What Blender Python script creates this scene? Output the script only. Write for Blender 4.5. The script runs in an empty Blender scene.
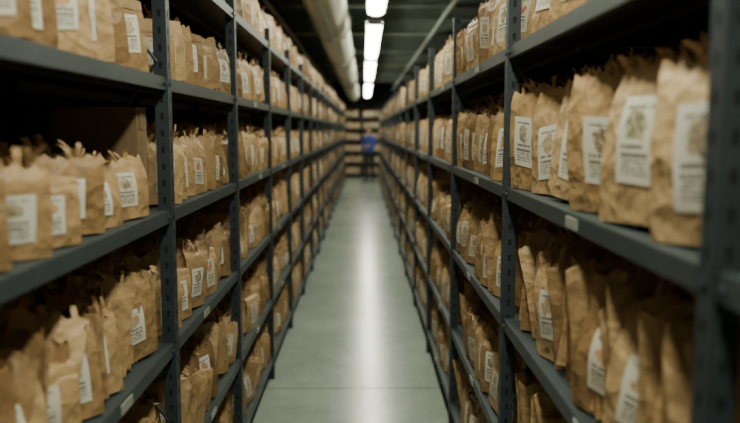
import bpy, bmesh, math
import numpy as np
from mathutils import Vector, Matrix
R = np.random.RandomState(37)
CAM_Z = 1.6
XL, XR = -0.58, 0.45
RD = 0.48
scene = bpy.context.scene

# ---------------------------------------------------------------- materials
def new_mat(name):
    m = bpy.data.materials.new(name); m.use_nodes = True
    nt = m.node_tree
    return m, nt, nt.nodes['Principled BSDF']
def N(nt, t, **k):
    n = nt.nodes.new(t)
    for a, b in k.items(): setattr(n, a, b)
    return n
def L(nt, a, b): nt.links.new(a, b)
def ramp(nt, fac, stops, interp='LINEAR'):
    n = N(nt, 'ShaderNodeValToRGB'); n.color_ramp.interpolation = interp
    e = n.color_ramp.elements
    while len(e) < len(stops): e.new(0.5)
    for i, (p, c) in enumerate(stops):
        e[i].position = p; e[i].color = (*c, 1)
    L(nt, fac, n.inputs[0]); return n.outputs[0]
def math_(nt, op, a, b=None, c=None):
    n = N(nt, 'ShaderNodeMath', operation=op)
    for i, v in enumerate((a, b, c)):
        if v is None: continue
        if isinstance(v, (int, float)): n.inputs[i].default_value = v
        else: L(nt, v, n.inputs[i])
    return n.outputs[0]
def mix(nt, fac, a, b, mode='MIX'):
    n = N(nt, 'ShaderNodeMix', data_type='RGBA', blend_type=mode)
    for i, v in ((0, fac), (6, a), (7, b)):
        if isinstance(v, (int, float)): n.inputs[i].default_value = v
        elif isinstance(v, tuple): n.inputs[i].default_value = (*v, 1)
        else: L(nt, v, n.inputs[i])
    return n.outputs[2]
def noise(nt, vec, scale, detail=4, rough=0.5):
    n = N(nt, 'ShaderNodeTexNoise'); n.inputs['Scale'].default_value = scale
    n.inputs['Detail'].default_value = detail; n.inputs['Roughness'].default_value = rough
    if vec is not None: L(nt, vec, n.inputs['Vector'])
    return n
def simple(name, col, rough=0.6, metal=0.0, var=0.15, scale=8, bump=0.0, bscale=60):
    m, nt, b = new_mat(name)
    tc = N(nt, 'ShaderNodeTexCoord')
    nz = noise(nt, tc.outputs['Object'], scale)
    lo = tuple(c*(1-var) for c in col); hi = tuple(min(1, c*(1+var)) for c in col)
    L(nt, ramp(nt, nz.outputs[0], [(0.3, lo), (0.7, hi)]), b.inputs['Base Color'])
    b.inputs['Roughness'].default_value = rough; b.inputs['Metallic'].default_value = metal
    if bump:
        n2 = noise(nt, tc.outputs['Object'], bscale)
        bp = N(nt, 'ShaderNodeBump'); bp.inputs['Strength'].default_value = bump; bp.inputs['Distance'].default_value = 0.004
        L(nt, n2.outputs[0], bp.inputs['Height']); L(nt, bp.outputs[0], b.inputs['Normal'])
    return m

def kraft_mat():
    m, nt, b = new_mat('kraft_paper')
    at = N(nt, 'ShaderNodeAttribute', attribute_name='rnd')
    tc = N(nt, 'ShaderNodeTexCoord')
    base = ramp(nt, at.outputs['Fac'], [(0.0, (0.25, 0.148, 0.060)), (0.3, (0.385, 0.243, 0.108)), (0.7, (0.50, 0.33, 0.157)), (1.0, (0.61, 0.43, 0.228))])
    mp = N(nt, 'ShaderNodeMapping'); mp.inputs['Scale'].default_value = (1, 1, 0.25)
    L(nt, tc.outputs['Object'], mp.inputs[0])
    n1 = noise(nt, mp.outputs[0], 260, 3)
    n2 = noise(nt, tc.outputs['Object'], 22, 5)
    v = ramp(nt, n1.outputs[0], [(0.3, (0.86, 0.85, 0.84)), (0.7, (1, 1, 1))])
    w = ramp(nt, n2.outputs[0], [(0.3, (0.78, 0.76, 0.73)), (0.7, (1, 1, 1))])
    c = mix(nt, 1.0, base, v, 'MULTIPLY'); c = mix(nt, 1.0, c, w, 'MULTIPLY')
    L(nt, c, b.inputs['Base Color'])
    b.inputs['Roughness'].default_value = 0.52
    b.inputs['Specular IOR Level'].default_value = 0.45
    nd = noise(nt, tc.outputs['Object'], 10, 2)
    add = N(nt, 'ShaderNodeVectorMath', operation='MULTIPLY_ADD')
    L(nt, nd.outputs['Color'], add.inputs[0]); add.inputs[1].default_value = (0.06, 0.06, 0.03); L(nt, tc.outputs['Object'], add.inputs[2])
    vo = N(nt, 'ShaderNodeTexVoronoi'); vo.inputs['Scale'].default_value = 17
    L(nt, add.outputs[0], vo.inputs['Vector'])
    vo2 = N(nt, 'ShaderNodeTexVoronoi'); vo2.inputs['Scale'].default_value = 45
    L(nt, add.outputs[0], vo2.inputs['Vector'])
    hgt = math_(nt, 'ADD', vo.outputs['Distance'], math_(nt, 'MULTIPLY', vo2.outputs['Distance'], 0.3))
    bp = N(nt, 'ShaderNodeBump'); bp.inputs['Strength'].default_value = 0.75; bp.inputs['Distance'].default_value = 0.013
    L(nt, hgt, bp.inputs['Height']); L(nt, bp.outputs[0], b.inputs['Normal'])
    return m

def label_mat():
    m, nt, b = new_mat('printed_label')
    uv = N(nt, 'ShaderNodeUVMap'); uv.uv_map = 'UVMap'
    sp = N(nt, 'ShaderNodeSeparateXYZ'); L(nt, uv.outputs[0], sp.inputs[0])
    u, v = sp.outputs[0], sp.outputs[1]
    at = N(nt, 'ShaderNodeAttribute', attribute_name='rnd'); r = at.outputs['Fac']
    def lines(freq, v0, v1, thr, nsc):
        vv = math_(nt, 'MULTIPLY', v, freq)
        band = math_(nt, 'LESS_THAN', math_(nt, 'FRACT', vv), 0.55)
        cb = N(nt, 'ShaderNodeCombineXYZ')
        L(nt, math_(nt, 'MULTIPLY', u, nsc), cb.inputs[0])
        L(nt, math_(nt, 'MULTIPLY', math_(nt, 'FLOOR', vv), 7.31), cb.inputs[1])
        L(nt, math_(nt, 'MULTIPLY', r, 91.0), cb.inputs[2])
        nz = noise(nt, cb.outputs[0], 1.0, 1)
        ink = math_(nt, 'GREATER_THAN', nz.outputs[0], thr)
        reg = math_(nt, 'MULTIPLY', math_(nt, 'GREATER_THAN', v, v0), math_(nt, 'LESS_THAN', v, v1))
        side = math_(nt, 'LESS_THAN', math_(nt, 'ABSOLUTE', math_(nt, 'SUBTRACT', u, 0.5)), 0.36)
        return math_(nt, 'MULTIPLY', math_(nt, 'MULTIPLY', band, ink), math_(nt, 'MULTIPLY', reg, side))
    small = lines(20, 0.09, 0.30, 0.43, 24)
    title = lines(10, 0.30, 0.45, 0.38, 13)
    head = lines(14, 0.86, 0.93, 0.40, 18)
    ink = math_(nt, 'MAXIMUM', small, math_(nt, 'MAXIMUM', title, head))
    du = math_(nt, 'MULTIPLY', math_(nt, 'SUBTRACT', u, 0.5), 1.0)
    dv = math_(nt, 'SUBTRACT', v, 0.66)
    d = math_(nt, 'SQRT', math_(nt, 'ADD', math_(nt, 'MULTIPLY', du, du), math_(nt, 'MULTIPLY', dv, math_(nt, 'MULTIPLY', dv, 2.4))))
    cb = N(nt, 'ShaderNodeCombineXYZ'); L(nt, u, cb.inputs[0]); L(nt, v, cb.inputs[1]); L(nt, math_(nt, 'MULTIPLY', r, 57.0), cb.inputs[2])
    n1 = noise(nt, cb.outputs[0], 5.5, 3)
    n2 = noise(nt, cb.outputs[0], 9, 2)
    shp = math_(nt, 'ADD', d, math_(nt, 'MULTIPLY', math_(nt, 'SUBTRACT', n1.outputs[0], 0.5), 0.5))
    pm = math_(nt, 'LESS_THAN', shp, 0.27)
    hue = math_(nt, 'FRACT', math_(nt, 'MULTIPLY', r, 13.7))
    colA = ramp(nt, hue, [(0, (0.5, 0.05, 0.02)), (0.22, (0.55, 0.20, 0.05)), (0.42, (0.17, 0.15, 0.11)), (0.6, (0.12, 0.17, 0.08)), (0.74, (0.36, 0.22, 0.10)), (0.9, (0.15, 0.1, 0.07))], 'CONSTANT')
    pic = mix(nt, ramp(nt, n2.outputs[0], [(0.42, (0, 0, 0)), (0.56, (1, 1, 1))]), colA, (0.48, 0.38, 0.24))
    paper = mix(nt, math_(nt, 'FRACT', math_(nt, 'MULTIPLY', r, 5.3)), (0.72, 0.72, 0.64), (0.62, 0.58, 0.46))
    c = mix(nt, math_(nt, 'MULTIPLY', pm, 0.92), paper, pic)
    c = mix(nt, math_(nt, 'MULTIPLY', ink, 0.8), c, (0.07, 0.065, 0.055))
    L(nt, c, b.inputs['Base Color'])
    b.inputs['Roughness'].default_value = 0.5
    return m

def floor_mat():
    m, nt, b = new_mat('polished_concrete')
    tc = N(nt, 'ShaderNodeTexCoord'); o = tc.outputs['Object']
    n1 = noise(nt, o, 1.6, 8, 0.62); n2 = noise(nt, o, 14, 6, 0.7); n3 = noise(nt, o, 90, 3)
    c = ramp(nt, n1.outputs[0], [(0.3, (0.26, 0.315, 0.275)), (0.7, (0.37, 0.43, 0.38))])
    c2 = ramp(nt, n2.outputs[0], [(0.3, (0.88, 0.88, 0.87)), (0.65, (1, 1, 1))])
    c3 = ramp(nt, n3.outputs[0], [(0.3, (0.95, 0.95, 0.95)), (0.6, (1, 1, 1))])
    c = mix(nt, 1, mix(nt, 1, c, c2, 'MULTIPLY'), c3, 'MULTIPLY')
    L(nt, c, b.inputs['Base Color'])
    rr = N(nt, 'ShaderNodeMapRange'); rr.inputs['To Min'].default_value = 0.12; rr.inputs['To Max'].default_value = 0.30
    L(nt, n2.outputs[0], rr.inputs[0]); L(nt, rr.outputs[0], b.inputs['Roughness'])
    b.inputs['Specular IOR Level'].default_value = 0.75
    bp = N(nt, 'ShaderNodeBump'); bp.inputs['Strength'].default_value = 0.10; bp.inputs['Distance'].default_value = 0.003
    L(nt, n2.outputs[0], bp.inputs['Height']); L(nt, bp.outputs[0], b.inputs['Normal'])
    return m

M_kraft, M_label, M_floor = kraft_mat(), label_mat(), floor_mat()
M_steel = simple('painted_steel_blue_grey', (0.025, 0.037, 0.044), 0.5, 0.0, 0.18, 14, 0.05)
M_shelf = simple('painted_steel_shelf', (0.034, 0.050, 0.053), 0.48, 0.0, 0.15, 9, 0.05)
M_slotshade = simple('slot_painted_shade', (0.006, 0.008, 0.009), 0.8)  # near-black colour standing in for the shade inside the post slots
M_tag = simple('shelf_tag_card', (0.30, 0.32, 0.28), 0.5, 0, 0.1, 40)
M_darkback = simple('added_dark_backing', (0.012, 0.016, 0.015), 0.85, 0, 0.25, 2)  # near-black sheet added behind the racks to keep the shelf gaps dark
M_wall = simple('dark_painted_wall', (0.03, 0.036, 0.033), 0.85, 0, 0.25, 2, 0.1)
M_ceil = simple('dark_ceiling', (0.10, 0.13, 0.11), 0.85, 0, 0.2, 2, 0.1)
M_beam = simple('ceiling_beam_steel', (0.30, 0.35, 0.30), 0.6, 0.0, 0.15, 5)
M_duct = simple('duct_sheet_metal', (0.36, 0.36, 0.29), 0.45, 0.2, 0.12, 4)
M_joint = simple('joint_filler', (0.07, 0.08, 0.07), 0.8)
M_card = simple('carton_board', (0.20, 0.13, 0.065), 0.8, 0, 0.1, 30)
M_house = simple('lamp_housing_paint', (0.5, 0.52, 0.5), 0.5)
def emis(name, col, s):
    m, nt, b = new_mat(name)
    b.inputs['Base Color'].default_value = (0.8, 0.8, 0.8, 1)
    b.inputs['Emission Color'].default_value = (*col, 1); b.inputs['Emission Strength'].default_value = s
    return m
M_emit = emis('fluorescent_diffuser', (1.0, 1.0, 0.80), 34)

# ---------------------------------------------------------------- mesh helper
class MB:
    def __init__(s): s.v = []; s.f = []; s.m = []
    def quad(s, a, b, c, d, mi=0):
        n = len(s.v); s.v += [a, b, c, d]; s.f.append((n, n+1, n+2, n+3)); s.m.append(mi)
    def box(s, x0, x1, y0, y1, z0, z1, mi=0):
        n = len(s.v)
        s.v += [(x0,y0,z0),(x1,y0,z0),(x1,y1,z0),(x0,y1,z0),(x0,y0,z1),(x1,y0,z1),(x1,y1,z1),(x0,y1,z1)]
        for q in ((0,3,2,1),(4,5,6,7),(0,1,5,4),(1,2,6,5),(2,3,7,6),(3,0,4,7)):
            s.f.append(tuple(n+i for i in q)); s.m.append(mi)
    def tube(s, p0, p1, r, seg=16, mi=0, caps=True):
        p0, p1 = Vector(p0), Vector(p1); d = (p1-p0).normalized()
        a = d.orthogonal().normalized(); b = d.cross(a); n = len(s.v)
        for p in (p0, p1):
            for i in range(seg):
                t = 2*math.pi*i/seg; s.v.append(tuple(p + r*(math.cos(t)*a+math.sin(t)*b)))
        for i in range(seg):
            j = (i+1) % seg; s.f.append((n+i, n+j, n+seg+j, n+seg+i)); s.m.append(mi)
        if caps:
            s.f.append(tuple(n+i for i in range(seg))[::-1]); s.m.append(mi)
            s.f.append(tuple(n+seg+i for i in range(seg))); s.m.append(mi)
    def obj(s, name, mats, parent=None, smooth=False, M=None):
        me = bpy.data.meshes.new(name); me.from_pydata(s.v, [], s.f)
        for m in mats: me.materials.append(m)
        me.polygons.foreach_set('material_index', s.m)
        if smooth: me.polygons.foreach_set('use_smooth', [len(p.vertices) == 4 for p in me.polygons])
        if M is not None: me.transform(M)
        me.update(); o = bpy.data.objects.new(name, me); scene.collection.objects.link(o)
        if parent: o.parent = parent
        return o
def empty(name, loc=(0,0,0)):
    e = bpy.data.objects.new(name, None); e.location = loc; e.empty_display_size = 0.1
    scene.collection.objects.link(e); return e

# ---------------------------------------------------------------- room shell
Y0, Y1 = -5.5, 25.4
WX0, WX1 = -2.7, 2.7
CZ = 3.2
b = MB(); b.box(WX0-0.1, WX1+0.1, Y0-0.1, Y1+0.1, -0.1, 0.0)
b.box(WX0, WX1, 4.33, 4.338, -0.01, 0.0008, 1)
b.box(WX0, WX1, 10.4, 10.408, -0.01, 0.0008, 1)
b.obj('floor', [M_floor, M_joint])
b = MB(); b.box(WX0-0.1, WX1+0.1, Y0-0.1, Y1+0.1, CZ, CZ+0.1); b.obj('ceiling', [M_ceil])
b = MB(); b.box(WX0-0.1, WX0, Y0, Y1, 0, CZ); b.obj('wall_left', [M_wall])
b = MB(); b.box(WX1, WX1+0.1, Y0, Y1, 0, CZ); b.obj('wall_right', [M_wall])
b = MB(); b.box(WX0, WX1, Y1, Y1+0.1, 0, CZ); b.obj('wall_far', [M_wall])
b = MB(); b.box(WX0, WX1, Y0-0.1, Y0, 0, CZ); b.obj('wall_near', [M_wall])

b = MB()
for y in (0.7, 5.7, 10.7, 15.7, 20.7):
    b.box(WX0, WX1, y-0.09, y+0.09, CZ-0.22, CZ-0.205)
    b.box(WX0, WX1, y-0.008, y+0.008, CZ-0.205, CZ-0.012)
    b.box(WX0, WX1, y-0.09, y+0.09, CZ-0.012, CZ)
b.obj('ceiling_beams', [M_beam])
b = MB()
for px, pz, pr in ((0.95, 2.93, 0.03), (-1.0, 2.9, 0.03)):
    b.tube((px, Y0, pz), (px, Y1, pz), pr, 12)
    y = 1.6
    while y < Y1:
        b.tube((px, y, pz), (px, y, CZ), 0.005, 6)
        b.tube((px, y-0.03, pz), (px, y+0.03, pz), pr+0.008, 12); y += 2.4
for yy in (8.3, 13.1, 18.4):
    b.tube((WX0, yy, 3.0), (WX1, yy, 3.0), 0.035, 10)
b.obj('ceiling_pipes', [M_beam], smooth=True)
DX, DZ, DR = -0.35, 2.76, 0.19
b = MB(); b.tube((DX, Y0, DZ), (DX, Y1, DZ), DR, 40)
y = -4.0
while y < Y1-0.3:
    b.tube((DX, y-0.02, DZ), (DX, y+0.02, DZ), DR+0.012, 40)
    b.tube((DX, y-0.004, DZ), (DX, y+0.004, DZ), DR+0.022, 40)
    for s in (-1, 1):
        b.tube((DX+s*0.17, y+0.5, DZ), (DX+s*0.17, y+0.5, CZ), 0.004, 6)
    y += 3.0
b.obj('ventilation_duct', [M_duct], smooth=True)

LX, LZ = 0.115, 2.70
for (ya, yb) in ((-5.0, -1.9), (-1.1, 2.4), (3.5, 7.0), (7.75, 11.25), (11.95, 16.1), (17.6, 24.0)):  # first lamp, behind the camera, is unseen fill added to light camera-facing packets
    e = empty('fluorescent_light', (LX, (ya+yb)/2, LZ)); hl = (yb-ya)/2
    b = MB()
    b.box(-0.045, 0.045, -hl, hl, 0.035, 0.075)
    for s in (-1, 1):
        n = len(b.v)
        b.v += [(s*0.045, -hl, 0.07), (s*0.045, hl, 0.07), (s*0.085, hl, 0.03), (s*0.085, -hl, 0.03)]
        b.f.append((n, n+1, n+2, n+3)); b.m.append(0)
        b.box(-0.08, 0.08, s*hl-0.01, s*hl+0.01, -0.005, 0.07)
    b.obj('housing', [M_house], e)
    b = MB(); n = 8; pts = [(0.072*math.cos(math.pi*i/n), 0.01-0.03*math.sin(math.pi*i/n)) for i in range(n+1)]
    for i in range(n):
        (xa, za), (xb, zb) = pts[i], pts[i+1]
        b.quad((xa, -hl+0.01, za), (xb, -hl+0.01, zb), (xb, hl-0.01, zb), (xa, hl-0.01, za))
    b.obj('diffuser', [M_emit], e)
    b = MB()
    for yy in (-hl*0.7, hl*0.7): b.tube((0, yy, 0.07), (0, yy, CZ-LZ), 0.005, 8)
    b.obj('suspension_rods', [M_house], e)

# ---------------------------------------------------------------- racks
def post(b, x, y, sx, z1, holes=True, sy=1):
    w = 0.040; th = 0.003
    def sheet(P, nrm):
        hw0, hw1 = w*0.38, w*0.62
        for k in (0, 1):
            off = tuple(-c*th*k for c in nrm)
            def Q(a0, a1, za, zb, mi=0):
                pts = [P(a0, za), P(a1, za), P(a1, zb), P(a0, zb)]
                b.quad(*[tuple(p[i]+off[i] for i in range(3)) for p in pts], mi)
            if not holes: Q(0, w, 0, z1); continue
            if k == 1: Q(0, w, 0, z1, 3); continue  # solid rear layer, coloured dark as the slots' shade
            Q(0, hw0, 0, z1); Q(hw1, w, 0, z1)
            z = 0.0
            while z < z1-0.05:
                Q(hw0, hw1, z, z+0.030); z += 0.05
            Q(hw0, hw1, z, z1)
    sheet(lambda a, z: (x, y+sy*a, z), (-sx, 0, 0))
    sheet(lambda a, z: (x+sx*a, y, z), (0, -sy, 0))
    b.box(min(x, x+sx*0.05)-0.003, max(x, x+sx*0.05), min(y, y+sy*0.05), max(y, y+sy*0.05), 0, 0.004)
    b.box(min(x, x+sx*th), max(x, x+sx*th), min(y, y+sy*w), max(y, y+sy*w), z1-0.001, z1)
def build_rack(name, xf, sx, ys, rels, top, M=None):
    b = MB(); xb = xf + sx*RD
    q0, q1 = sorted((xb+sx*0.002, xb+sx*0.006))
    b.box(q0, q1, ys[0], ys[-1], 0.05, CAM_Z+top-0.02, 4)  # added backing sheet, keeps the view through the shelves dark
    for i, y in enumerate(ys):
        h = y < 9
        post(b, xf, y, sx, CAM_Z+top, h); post(b, xb, y, -sx, CAM_Z+top, False)
        for k in range(4):
            za = 0.15+k*0.55; zb = za+0.55
            p0 = (xf+sx*0.03, y+0.004, za if k % 2 else zb); p1 = (xb-sx*0.03, y+0.004, zb if k % 2 else za)
            b.tube(p0, p1, 0.006, 6)
    for i in range(len(ys)-1):
        ya, yb = ys[i]+0.006, ys[i+1]-0.002
        for r in rels:
            z = CAM_Z+r
            x0, x1 = sorted((xf+sx*0.005, xb-sx*0.005))
            b.box(x0, x1, ya, yb, z-0.003, z, 1)
            la, lb = sorted((xf+sx*0.004, xf+sx*0.007))
            b.box(la, lb, ya, yb, z-0.036, z-0.003, 1)
            la, lb = sorted((xf+sx*0.004, xf+sx*0.02))
            b.box(la, lb, ya, yb, z-0.038, z-0.036, 1)
            la, lb = sorted((xb-sx*0.007, xb-sx*0.004))
            b.box(la, lb, ya, yb, z-0.036, z-0.003, 1)
            mid = xf+sx*RD/2
            b.box(mid-0.02, mid+0.02, ya, yb, z-0.02, z-0.003, 1)
            for yy in (ya+0.02, yb-0.02):
                b.tube((xf-sx*0.003, yy, z-0.02), (xf+sx*0.004, yy, z-0.02), 0.006, 6)
            if R.rand() < 0.5:
                yy = ya + (yb-ya)*(0.35+0.3*R.rand()); la, lb = sorted((xf+sx*0.004, xf-sx*0.000))
                b.box(la, lb, yy-0.04, yy+0.04, z-0.032, z-0.008, 2)
    return b.obj(name, [M_steel, M_shelf, M_tag, M_slotshade, M_darkback], M=M)
RELL = [0.535, 0.155, -0.24, -0.65, -1.07, -1.45]
RELR = [0.26, -0.182, -0.61, -1.03, -1.43]
YSL = [-0.3+1.2*i for i in range(20)]
YSL[2] = 2.16
YSR = [-0.47+1.38*i for i in range(17)]
build_rack('steel_shelving_rack', XL, -1, YSL, RELL, 0.62)
build_rack('steel_shelving_rack', XR, 1, YSR, RELR, 0.56)
EY = 24.5
EXS = [-2.17, -1.12, -0.07, 0.98, 2.03]
RELE = [0.44, 0.05, -0.33, -0.72, -1.1, -1.48]
ME = Matrix(((0, 1, 0, 0), (1, 0, 0, 0), (0, 0, 1, 0), (0, 0, 0, 1)))
build_rack('steel_shelving_rack', EY, 1, EXS, RELE, 0.6, ME)

# ---------------------------------------------------------------- paper packets
def grid(P):
    a, c = P.shape[:2]; V = P.reshape(-1, 3)
    i = np.arange(a*c).reshape(a, c)
    Q = np.stack([i[:-1, :-1], i[:-1, 1:], i[1:, 1:], i[1:, :-1]], -1).reshape(-1, 4)
    return V, Q
def make_bag(rng, w, h, t, nf, nl, fold=False, label=True, tufts=0, lod=0, tl=1.0, crump=1.0):
    us = np.linspace(-1, 1, nf)
    if fold: vs = np.concatenate([np.linspace(0, 0.80, max(3, nl-5)), [0.83, 0.845, 0.86, 0.90, 1.0]])
    else: vs = np.linspace(0, 1, nl+1)**0.85
    a1, b1, a2, b2 = rng.uniform(15, 45, 4); p = rng.uniform(0, 6.28, 8); kp = rng.choice([3, 4, 5, 6])
    amp = (0.0014 if lod == 0 else 0.0009)*crump
    lop = rng.uniform(-0.18, 0.16); topslope = rng.uniform(-0.14, 0.14); flare = rng.uniform(-0.01, 0.05)
    sway = rng.uniform(-0.05, 0.05); full = rng.uniform(2.2, 4.2)
    def Tf(v): return t/2*(0.90+0.30*v)*np.clip(1-v**full, 0, 1)**0.85 + 0.0012
    def Wf(v): return w/2*(1-0.03*np.sin(math.pi*v)+flare*v)
    def disp(P):
        x, y, z = P[..., 0].copy(), P[..., 1].copy(), P[..., 2].copy()
        v = z/h; s = np.clip((v-0.80)/0.20, 0, 1)
        k = np.sin(a1*z+b1*y+p[0]) + 2.2*np.abs(np.sin(a2*z*0.6-b2*y*0.7+p[1])) + 0.5*np.sin(70*z+p[2])*np.sin(60*y+p[3])
        side = np.sign(x)
        x2 = x + amp*k*(0.3+v)*(0.5+0.5*side) - amp*k*0.5*(side < 0)
        y2 = y + 0.5*amp*np.sin(40*z+p[4]) + sway*z*v
        z2 = z.copy()
        if not fold:
            x2 = x2 + s*0.007*np.sin(y/(w/2)*math.pi*kp+p[5])
            z2 = z2 + s*(0.005*np.sin(y*35+p[6]) + topslope*y) + (v > 0.97)*0.006*np.sign(np.sin(y*210+p[7]))
        x2 = x2 + lop*h*v**2*0.35
        if fold:
            zf = h*0.82; r = 0.007; q = np.clip(z2-zf, 0, None); phi = np.minimum(q/r, 2.75); rest = np.clip(q-2.75*r, 0, None)
            on = q > 0; xc = lop*h*0.35*0.67; dx = x2-xc
            x3 = xc + r*(1-np.cos(phi)) + rest*np.sin(phi) + dx*np.cos(phi)
            z3 = zf + r*np.sin(phi) + rest*np.cos(phi) - dx*np.sin(phi)
            x2 = np.where(on, x3, x2); z2 = np.where(on, z3, z2)
        return np.stack([x2, y2, z2], -1)
    U, Vv = np.meshgrid(us, vs)
    T, W = Tf(Vv), Wf(Vv)
    F = np.stack([T*(0.86+0.14*(1-np.abs(U)**3)), W*U, h*Vv], -1)
    B = F.copy(); B[..., 0] *= -1; B = B[:, ::-1]
    parts = []
    Fd = disp(F); Bd = disp(B)
    parts.append(grid(Fd)); parts.append(grid(Bd))
    for s in (1, -1):
        ks = np.linspace(1, -1, 5 if lod == 0 else 3)*s
        Kk, V2 = np.meshgrid(ks, vs)
        T2 = Tf(V2)*0.86; W2 = Wf(V2)
        gus = (1-np.abs(Kk))*t*0.40*V2**0.8
        parts.append(grid(disp(np.stack([T2*Kk, s*(W2-gus), h*V2], -1))))
    cap = np.stack([Fd[-1], Bd[-1][::-1]], 0); parts.append(grid(cap))
    Vs, Qs, Ms, UVs = [], [], [], []; off = 0
    for V, Q in parts:
        Vs.append(V); Qs.append(Q+off); Ms.append(np.zeros(len(Q), int)); UVs.append(np.zeros((len(V), 2))); off += len(V)
    if label:
        nu, nv = (6, 8) if lod == 0 else (3, 3)
        lw = rng.uniform(0.40, 0.58); v0 = rng.uniform(0.14, 0.26); v1 = v0+rng.uniform(0.46, 0.58)
        if fold: v1 = min(v1, 0.72)
        cx = rng.uniform(-0.15, 0.15); tilt = rng.uniform(-0.04, 0.04)
        lu, lv = np.meshgrid(np.linspace(0, 1, nu), np.linspace(0, 1, nv))
        uu = cx+lw*(2*lu-1) + tilt*(lv-0.5); v_ = v0+(v1-v0)*lv + tilt*(lu-0.5)
        fi = np.clip((uu+1)/2*(nf-1), 0, nf-1.001); i0 = fi.astype(int); fu = (fi-i0)[..., None]
        j0 = np.clip(np.searchsorted(vs, v_.ravel(), side='right').reshape(v_.shape)-1, 0, len(vs)-2)
        fv = ((v_-vs[j0])/(vs[j0+1]-vs[j0]))[..., None]
        P = (Fd[j0, i0]*(1-fu)+Fd[j0, i0+1]*fu)*(1-fv) + (Fd[j0+1, i0]*(1-fu)+Fd[j0+1, i0+1]*fu)*fv
        P[..., 0] += 0.0018 if lod == 0 else 0.003
        V, Q = grid(P); Vs.append(V); Qs.append(Q+off); Ms.append(np.ones(len(Q), int))
        UVs.append(np.stack([lu.ravel(), lv.ravel()], -1)); off += len(V)
    for k in range(tufts):
        n = 4; ln = rng.uniform(0.014, 0.036)*tl; ww = rng.uniform(0.003, 0.015); y0 = rng.uniform(-0.88, 0.88)*w/2
        an = rng.uniform(-0.7, 0.7); curl = rng.uniform(-1.8, 1.8); side = rng.uniform(-0.8, 0.8)
        x, z, yy = lop*h*0.35+rng.uniform(-0.004, 0.004), h*0.965, y0; rows = []
        for i in range(n+1):
            rows.append([(x, yy-ww/2, z), (x, yy+ww/2, z)])
            a = an+curl*i/n; x += math.sin(a)*ln/n*1.2; z += math.cos(a)*ln/n*1.3; yy += side*ln/n
        V, Q = grid(np.array(rows)); Vs.append(V); Qs.append(Q+off); Ms.append(np.zeros(len(Q), int))
        UVs.append(np.zeros((len(V), 2))); off += len(V)
    return np.concatenate(Vs), np.concatenate(Qs), np.concatenate(Ms), np.concatenate(UVs), label

TPL = {}
def tset(key, n, **k):
    TPL[key] = []
    for i in range(n):
        kk = dict(k); fo = kk.pop('foldp', 0)
        kk['fold'] = R.rand() < fo
        tf = kk.pop('tuft', 0); kk['tufts'] = 0 if kk['fold'] else (R.randint(tf//2, tf+1) if tf else 0)
        TPL[key].append(make_bag(R, **kk))
tset('bag0', 20, w=0.15, h=0.2, t=0.062, nf=11, nl=14, foldp=0.22, tuft=14, tl=1.2)
tset('big0', 16, w=0.19, h=0.27, t=0.075, nf=13, nl=16, foldp=0.15, tuft=20, tl=1.0)
tset('back0', 12, w=0.15, h=0.2, t=0.04, nf=9, nl=7, foldp=0.0, tuft=12, label=False, lod=1, tl=1.2)
tset('file0', 14, w=0.15, h=0.22, t=0.018, nf=9, nl=7, foldp=0.0, tuft=4, label=False, lod=1, crump=1.6)
tset('bag1', 8, w=0.15, h=0.2, t=0.06, nf=5, nl=6, tuft=4, lod=1)
tset('back1', 6, w=0.15, h=0.2, t=0.04, nf=5, nl=4, tuft=3, label=False, lod=1)
tset('bag2', 6, w=0.15, h=0.2, t=0.06, nf=3, nl=4, lod=1)
NOM = {'bag0': (0.15, 0.2, 0.062), 'big0': (0.19, 0.27, 0.075), 'back0': (0.15, 0.2, 0.04), 'file0': (0.15, 0.22, 0.018), 'bag1': (0.15, 0.2, 0.06), 'back1': (0.15, 0.2, 0.04), 'bag2': (0.15, 0.2, 0.06)}

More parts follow.
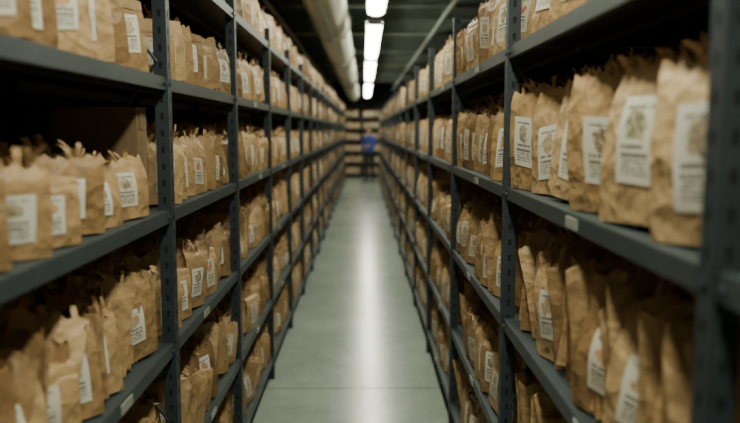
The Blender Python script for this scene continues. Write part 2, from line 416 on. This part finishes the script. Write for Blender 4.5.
class Packets:
    def __init__(s): s.V=[];s.Q=[];s.M=[];s.UV=[];s.R=[];s.off=0
    def add(s, kind, w, h, t, loc, ang, lean, roll=0.0):
        V, Q, M, UV, _ = TPL[kind][R.randint(len(TPL[kind]))]
        n = NOM[kind]
        P = V*np.array([t/n[2], w/n[0], h/n[1]])
        cl, sl = math.cos(lean), math.sin(lean)
        x = P[:, 0]+(t/2 if lean > 0 else -t/2); z = P[:, 2]
        P = np.stack([x*cl - z*sl - (t/2 if lean > 0 else -t/2), P[:, 1], x*sl + z*cl], -1)
        if roll:
            cr, sr = math.cos(roll), math.sin(roll); q = (w/2 if roll > 0 else -w/2); yy = P[:, 1]+q
            P = np.stack([P[:, 0], yy*cr-P[:, 2]*sr-q, yy*sr+P[:, 2]*cr], -1)
        c, sn = math.cos(ang), math.sin(ang)
        P = np.stack([P[:, 0]*c-P[:, 1]*sn, P[:, 0]*sn+P[:, 1]*c, P[:, 2]], -1)+np.array(loc)
        s.V.append(P); s.Q.append(Q+s.off); s.M.append(M); s.UV.append(UV)
        s.R.append(np.full(len(V), R.rand())); s.off += len(V)
    def build(s, name, M=None):
        V=np.concatenate(s.V); Q=np.concatenate(s.Q); Mi=np.concatenate(s.M); UV=np.concatenate(s.UV); Rn=np.concatenate(s.R)
        me=bpy.data.meshes.new(name)
        me.vertices.add(len(V)); me.vertices.foreach_set('co', V.astype(np.float32).ravel())
        me.loops.add(Q.size); me.loops.foreach_set('vertex_index', Q.astype(np.int32).ravel())
        me.polygons.add(len(Q)); me.polygons.foreach_set('loop_start', (np.arange(len(Q))*4).astype(np.int32))
        me.materials.append(M_kraft); me.materials.append(M_label)
        me.polygons.foreach_set('material_index', Mi.astype(np.int32))
        me.polygons.foreach_set('use_smooth', np.ones(len(Q), dtype=bool))
        uv=me.uv_layers.new(name='UVMap'); uv.data.foreach_set('uv', UV[Q.ravel()].astype(np.float32).ravel())
        a=me.attributes.new('rnd','FLOAT','POINT'); a.data.foreach_set('value', Rn.astype(np.float32))
        if M is not None: me.transform(M)
        me.update(calc_edges=True)
        o=bpy.data.objects.new(name, me); scene.collection.objects.link(o); print(name, len(V)); return o

def fill_row(pk, xf, sx, ya, yb, z, w, h, t, style, dmax=0.43, th0=(10, 34), lod=None, hv=0.14):
    y = ya+0.010
    near = (ya+yb)/2
    lod = (0 if near < 5.2 else (1 if near < 11 else 2)) if lod is None else lod
    filed = (style == 'file' and lod == 0)
    dm = 0.10 if filed else dmax
    while True:
        ww = w*R.uniform(0.80, 1.14); hh = h*R.uniform(1-hv, 1+hv*0.7); tt = t*R.uniform(0.75, 1.25)
        th = math.radians(R.uniform(*th0))
        pitch = ww*math.cos(th)+tt*math.sin(th)*0.35+R.uniform(-0.004, 0.010)
        if y+pitch > yb-0.004: break
        if R.rand() < (0.10 if filed else 0.02): y += 0.05; continue
        yc = y+pitch/2
        ang0 = (-th if sx < 0 else math.pi+th)
        inset = (tt/2*math.cos(th)+ww/2*math.sin(th)) + abs(R.normal(0, 0.014))
        xc = xf+sx*inset
        kind = {0: ('big0' if h > 0.235 else 'bag0'), 1: 'bag1', 2: 'bag2'}[lod]
        lean = R.uniform(-0.06, 0.08) if style == 'bag' else R.uniform(-0.10, 0.14)
        if not (filed and R.rand() < 0.15):
            pk.add(kind, ww, hh*(0.92 if filed else 1), tt, (xc, yc, z+0.001), ang0, lean, R.normal(0, 0.065 if filed else 0.045))
        dep = tt*1.0; kmax = {0: 9, 1: 3, 2: 1}[lod]; k = 0
        while k < kmax:
            if style == 'bag': sp = R.uniform(0.038, 0.055); kd = 'back0' if lod == 0 else 'back1'; t2 = 0.04
            else: sp = R.uniform(0.022, 0.034); kd = 'file0' if lod == 0 else 'back1'; t2 = 0.018
            if lod == 2: kd = 'back1'; sp = 0.08
            dep += sp
            if inset+dep > dm: break
            h2 = hh*R.uniform(0.88, 1.16); ln = (lean+R.uniform(-0.06, 0.06)) if style == 'bag' else R.uniform(-0.02, 0.25)
            pk.add(kd, ww*R.uniform(0.85, 1.05), h2, t2, (xf+sx*(inset+dep), yc+R.uniform(-0.015, 0.015), z+0.001), ang0+R.uniform(-0.15, 0.15), ln, R.normal(0, 0.035))
            k += 1
        y += pitch
    if filed:
        for (c0, hm) in ((0.125, 1.06), (0.25, 1.14), (0.385, 1.20)):
            y = ya+0.03
            while y < yb-0.06:
                wf = R.uniform(0.13, 0.19)*(w/0.155)**0.5; hf = h*hm*R.uniform(0.86, 1.12)
                th = math.radians(R.uniform(55, 86))
                ang0 = (-th if sx < 0 else math.pi+th)
                c1 = min(c0+R.uniform(-0.015, 0.02), 0.455-wf/2)
                pk.add('file0', wf, hf, R.uniform(0.014, 0.032), (xf+sx*c1, y, z+0.001), ang0, R.uniform(-0.05, 0.30), R.normal(0, 0.08))
                y += R.uniform(0.024, 0.050)

pk = Packets()
for i in range(len(YSL)-1):
    ya, yb = YSL[i]+0.042, YSL[i+1]-0.004
    for r in RELL:
        w, h, t, st = 0.160, 0.205, 0.060, 'bag'
        if r == -0.24 and i <= 1: h = 0.175; w = 0.155
        if r < -0.5: st = 'file'; h = 0.215; w = 0.165
        yb_ = yb-0.13 if (r == -0.24 and i == 1) else yb
        fill_row(pk, XL-0.004, -1, ya, yb_, CAM_Z+r, w, h, t, st, th0=((22, 52) if i <= 1 else (10, 46)))
pk.build('kraft_paper_packets')
pk = Packets()
for i in range(len(YSR)-1):
    ya, yb = YSR[i]+0.042, YSR[i+1]-0.004
    for r in RELR:
        w, h, t, st = 0.155, 0.240, 0.062, 'bag'
        if i <= 1: w, h, t = 0.215, 0.305, 0.095
        if i <= 1 and r > 0: h = 0.26
        if r < -0.5: st = 'file'; h = 0.27 if i <= 1 else 0.225
        fill_row(pk, XR+0.004, 1, ya, yb, CAM_Z+r, w, h, t, st, th0=((6, 26) if i <= 1 else (6, 34)), hv=0.09)
pk.build('kraft_paper_packets')
pk = Packets()
for i in range(len(EXS)-1):
    for r in RELE:
        fill_row(pk, EY+0.004, 1, EXS[i]+0.042, EXS[i+1]-0.004, CAM_Z+r, 0.15, 0.2, 0.06, 'bag', th0=(-8, 8), lod=1)
pk.build('kraft_paper_packets', ME)

# carton standing at the back of the near-left shelf
b = MB()
b.box(-0.12, 0.12, -0.045, 0.045, 0, 0.30)
b.box(-0.122, 0.122, -0.047, -0.002, 0.30, 0.304); b.box(-0.122, 0.122, 0.002, 0.047, 0.30, 0.304)
b.box(-0.122, -0.121, -0.02, 0.02, 0.24, 0.30); b.box(0.121, 0.122, -0.02, 0.02, 0.24, 0.30)
o = b.obj('cardboard_carton', [M_card]); o.location = (-0.76, 2.09, CAM_Z-0.24+0.001)

# ---------------------------------------------------------------- person
M_shirt = simple('blue_work_shirt', (0.04, 0.07, 0.30), 0.8, 0, 0.2, 12, 0.3, 30)
M_trou = simple('dark_trousers', (0.018, 0.022, 0.032), 0.85, 0, 0.2, 12, 0.3, 30)
M_skin = simple('skin', (0.50, 0.29, 0.20), 0.5, 0, 0.06, 20)
M_hair = simple('dark_hair', (0.025, 0.016, 0.01), 0.6, 0, 0.3, 60)
M_shoe = simple('shoe_leather', (0.02, 0.018, 0.016), 0.5)
M_eye = simple('eye', (0.03, 0.025, 0.02), 0.2)
def skin_obj(name, nodes, edges, mats, matfn, parent, sub=2, root=0):
    me = bpy.data.meshes.new(name); me.from_pydata([n[:3] for n in nodes], edges, [])
    o = bpy.data.objects.new(name, me); scene.collection.objects.link(o)
    md = o.modifiers.new('s', 'SKIN'); md.use_smooth_shade = True
    for i, n in enumerate(nodes):
        sv = me.skin_vertices[0].data[i]; rr = n[3]
        sv.radius = (rr, rr) if not isinstance(rr, tuple) else rr
        sv.use_root = (i == root)
    ms = o.modifiers.new('u', 'SUBSURF'); ms.levels = sub; ms.render_levels = sub
    dg = bpy.context.evaluated_depsgraph_get(); nm = bpy.data.meshes.new_from_object(o.evaluated_get(dg))
    o.modifiers.clear(); o.data = nm; nm.name = name
    nm.materials.clear()
    for m in mats: nm.materials.append(m)
    for p in nm.polygons: p.material_index = matfn(p.center); p.use_smooth = True
    o.parent = parent; return o
per = empty('person', (0.17, 22.3, 0.0)); per.rotation_euler = (0, 0, math.radians(-30))
nodes = [(0,0,0.95,(0.15,0.11)),(0,0,1.10,(0.135,0.10)),(0,-0.01,1.27,(0.155,0.11)),(0,-0.01,1.38,(0.12,0.085)),(0,-0.01,1.45,0.055),(0,-0.02,1.50,0.052),
 (-0.17,0,1.37,0.062),(-0.24,-0.03,1.12,0.046),(-0.17,-0.24,1.07,0.034),
 (0.17,0,1.37,0.062),(0.25,-0.06,1.13,0.046),(0.14,-0.26,1.12,0.034),
 (-0.09,0,0.86,0.095),(-0.11,-0.02,0.48,0.062),(-0.12,0.02,0.11,0.045),
 (0.09,0,0.86,0.095),(0.12,-0.04,0.48,0.062),(0.14,0.0,0.11,0.045)]
edges = [(0,1),(1,2),(2,3),(3,4),(4,5),(3,6),(6,7),(7,8),(3,9),(9,10),(10,11),(0,12),(12,13),(13,14),(0,15),(15,16),(16,17)]
def mf(c):
    if c.z > 1.43 and abs(c.x) < 0.08: return 2
    if c.z < 0.93 : return 1
    return 0
skin_obj('clothed_body', nodes, edges, [M_shirt, M_trou, M_skin], mf, per)
for s in (-1, 1):
    ax = -0.12 if s < 0 else 0.14; ay = 0.02 if s < 0 else 0.0
    skin_obj('shoe', [(ax, ay+0.05, 0.045, 0.042), (ax, ay-0.02, 0.05, 0.045), (ax, ay-0.11, 0.038, 0.038), (ax, ay-0.17, 0.03, 0.03)], [(0,1),(1,2),(2,3)], [M_shoe], lambda c: 0, per)
    wx, wy, wz = (-0.17, -0.24, 1.07) if s < 0 else (0.14, -0.26, 1.12)
    hn = [(wx, wy, wz, 0.028), (wx-s*0.02, wy-0.05, wz+0.005, (0.038, 0.018)), (wx-s*0.03, wy-0.085, wz+0.005, (0.036, 0.015))]; he = [(0,1),(1,2)]
    skin_obj('palm', hn, he, [M_skin], lambda c: 0, per)
    for k in range(4):
        o = (k-1.5)*0.019; ln = (0.9, 1.0, 0.95, 0.75)[k]
        bx, by, bz = wx-s*0.03, wy-0.08, wz+o
        skin_obj('finger', [(bx, by, bz, 0.009), (bx-s*0.012, by-0.035*ln, bz, 0.0085), (bx-s*0.035*ln, by-0.045*ln, bz, 0.008), (bx-s*0.05*ln, by-0.035*ln, bz, 0.007)], [(0,1),(1,2),(2,3)], [M_skin], lambda c: 0, per, 1)
    skin_obj('thumb', [(wx-s*0.02, wy-0.03, wz+0.02, 0.011), (wx-s*0.04, wy-0.05, wz+0.05, 0.01), (wx-s*0.055, wy-0.075, wz+0.055, 0.008)], [(0,1),(1,2)], [M_skin], lambda c: 0, per, 1)
bm = bmesh.new(); bmesh.ops.create_uvsphere(bm, u_segments=32, v_segments=24, radius=1)
for v in bm.verts:
    x, y, z = v.co; wz = 1-0.22*max(0, -z)**1.3
    nx = x*0.075*wz; ny = y*(0.095 if y > 0 else 0.09*wz); nz = z*0.115
    if y < -0.3:
        nose = math.exp(-((x/0.16)**2+((z+0.12)/0.2)**2)); ny -= 0.022*nose
        ny += 0.010*(math.exp(-(((abs(x)-0.36)/0.16)**2+((z-0.06)/0.12)**2)))
        ny -= 0.006*math.exp(-((x/0.3)**2+((z+0.5)/0.07)**2)); ny -= 0.01*math.exp(-((x/0.3)**2+((z+0.85)/0.16)**2))
    v.co = (nx, ny, nz)
def bm_obj(bm, name, mat, loc, parent):
    me = bpy.data.meshes.new(name); bm.to_mesh(me); bm.free(); me.materials.append(mat)
    for p in me.polygons: p.use_smooth = True
    o = bpy.data.objects.new(name, me); scene.collection.objects.link(o); o.location = loc; o.parent = parent; return o
HL = (0, -0.025, 1.58)
bm_obj(bm, 'head', M_skin, HL, per)
bm = bmesh.new(); bmesh.ops.create_uvsphere(bm, u_segments=32, v_segments=20, radius=1)
dele = [v for v in bm.verts if v.co.z < (0.45 if v.co.y < -0.3 else (-0.05 if v.co.y < 0.35 else -0.5))]
bmesh.ops.delete(bm, geom=dele, context='VERTS')
for v in bm.verts:
    k = 1+0.03*math.sin(v.co.x*23)*math.sin(v.co.z*19)
    v.co = (v.co.x*0.083*k, v.co.y*0.104*k, v.co.z*0.126*k)
bm_obj(bm, 'hair', M_hair, HL, per)
for s in (-1, 1):
    bm = bmesh.new(); bmesh.ops.create_uvsphere(bm, u_segments=10, v_segments=8, radius=0.011); bm_obj(bm, 'eye', M_eye, (s*0.028, -0.102, 1.588), per)
    bm = bmesh.new(); bmesh.ops.create_uvsphere(bm, u_segments=12, v_segments=10, radius=1)
    for v in bm.verts: v.co = (v.co.x*0.009, v.co.y*0.017, v.co.z*0.03)
    bm_obj(bm, 'ear', M_skin, (s*0.077, -0.015, 1.575), per)

# ---------------------------------------------------------------- camera
cd = bpy.data.cameras.new('camera'); cam = bpy.data.objects.new('camera', cd); scene.collection.objects.link(cam)
cam.location = (0, 0, CAM_Z); cam.rotation_euler = (math.pi/2-0.1128, 0, -0.0083)
cd.lens = 35; cd.sensor_width = 36; cd.clip_start = 0.02
cd.dof.use_dof = True; cd.dof.focus_distance = 2.5; cd.dof.aperture_fstop = 1.7
scene.camera = cam
w = bpy.data.worlds.new('world'); scene.world = w; w.use_nodes = True
w.node_tree.nodes['Background'].inputs[0].default_value = (0.5, 0.6, 0.55, 1)
w.node_tree.nodes['Background'].inputs[1].default_value = 0.1
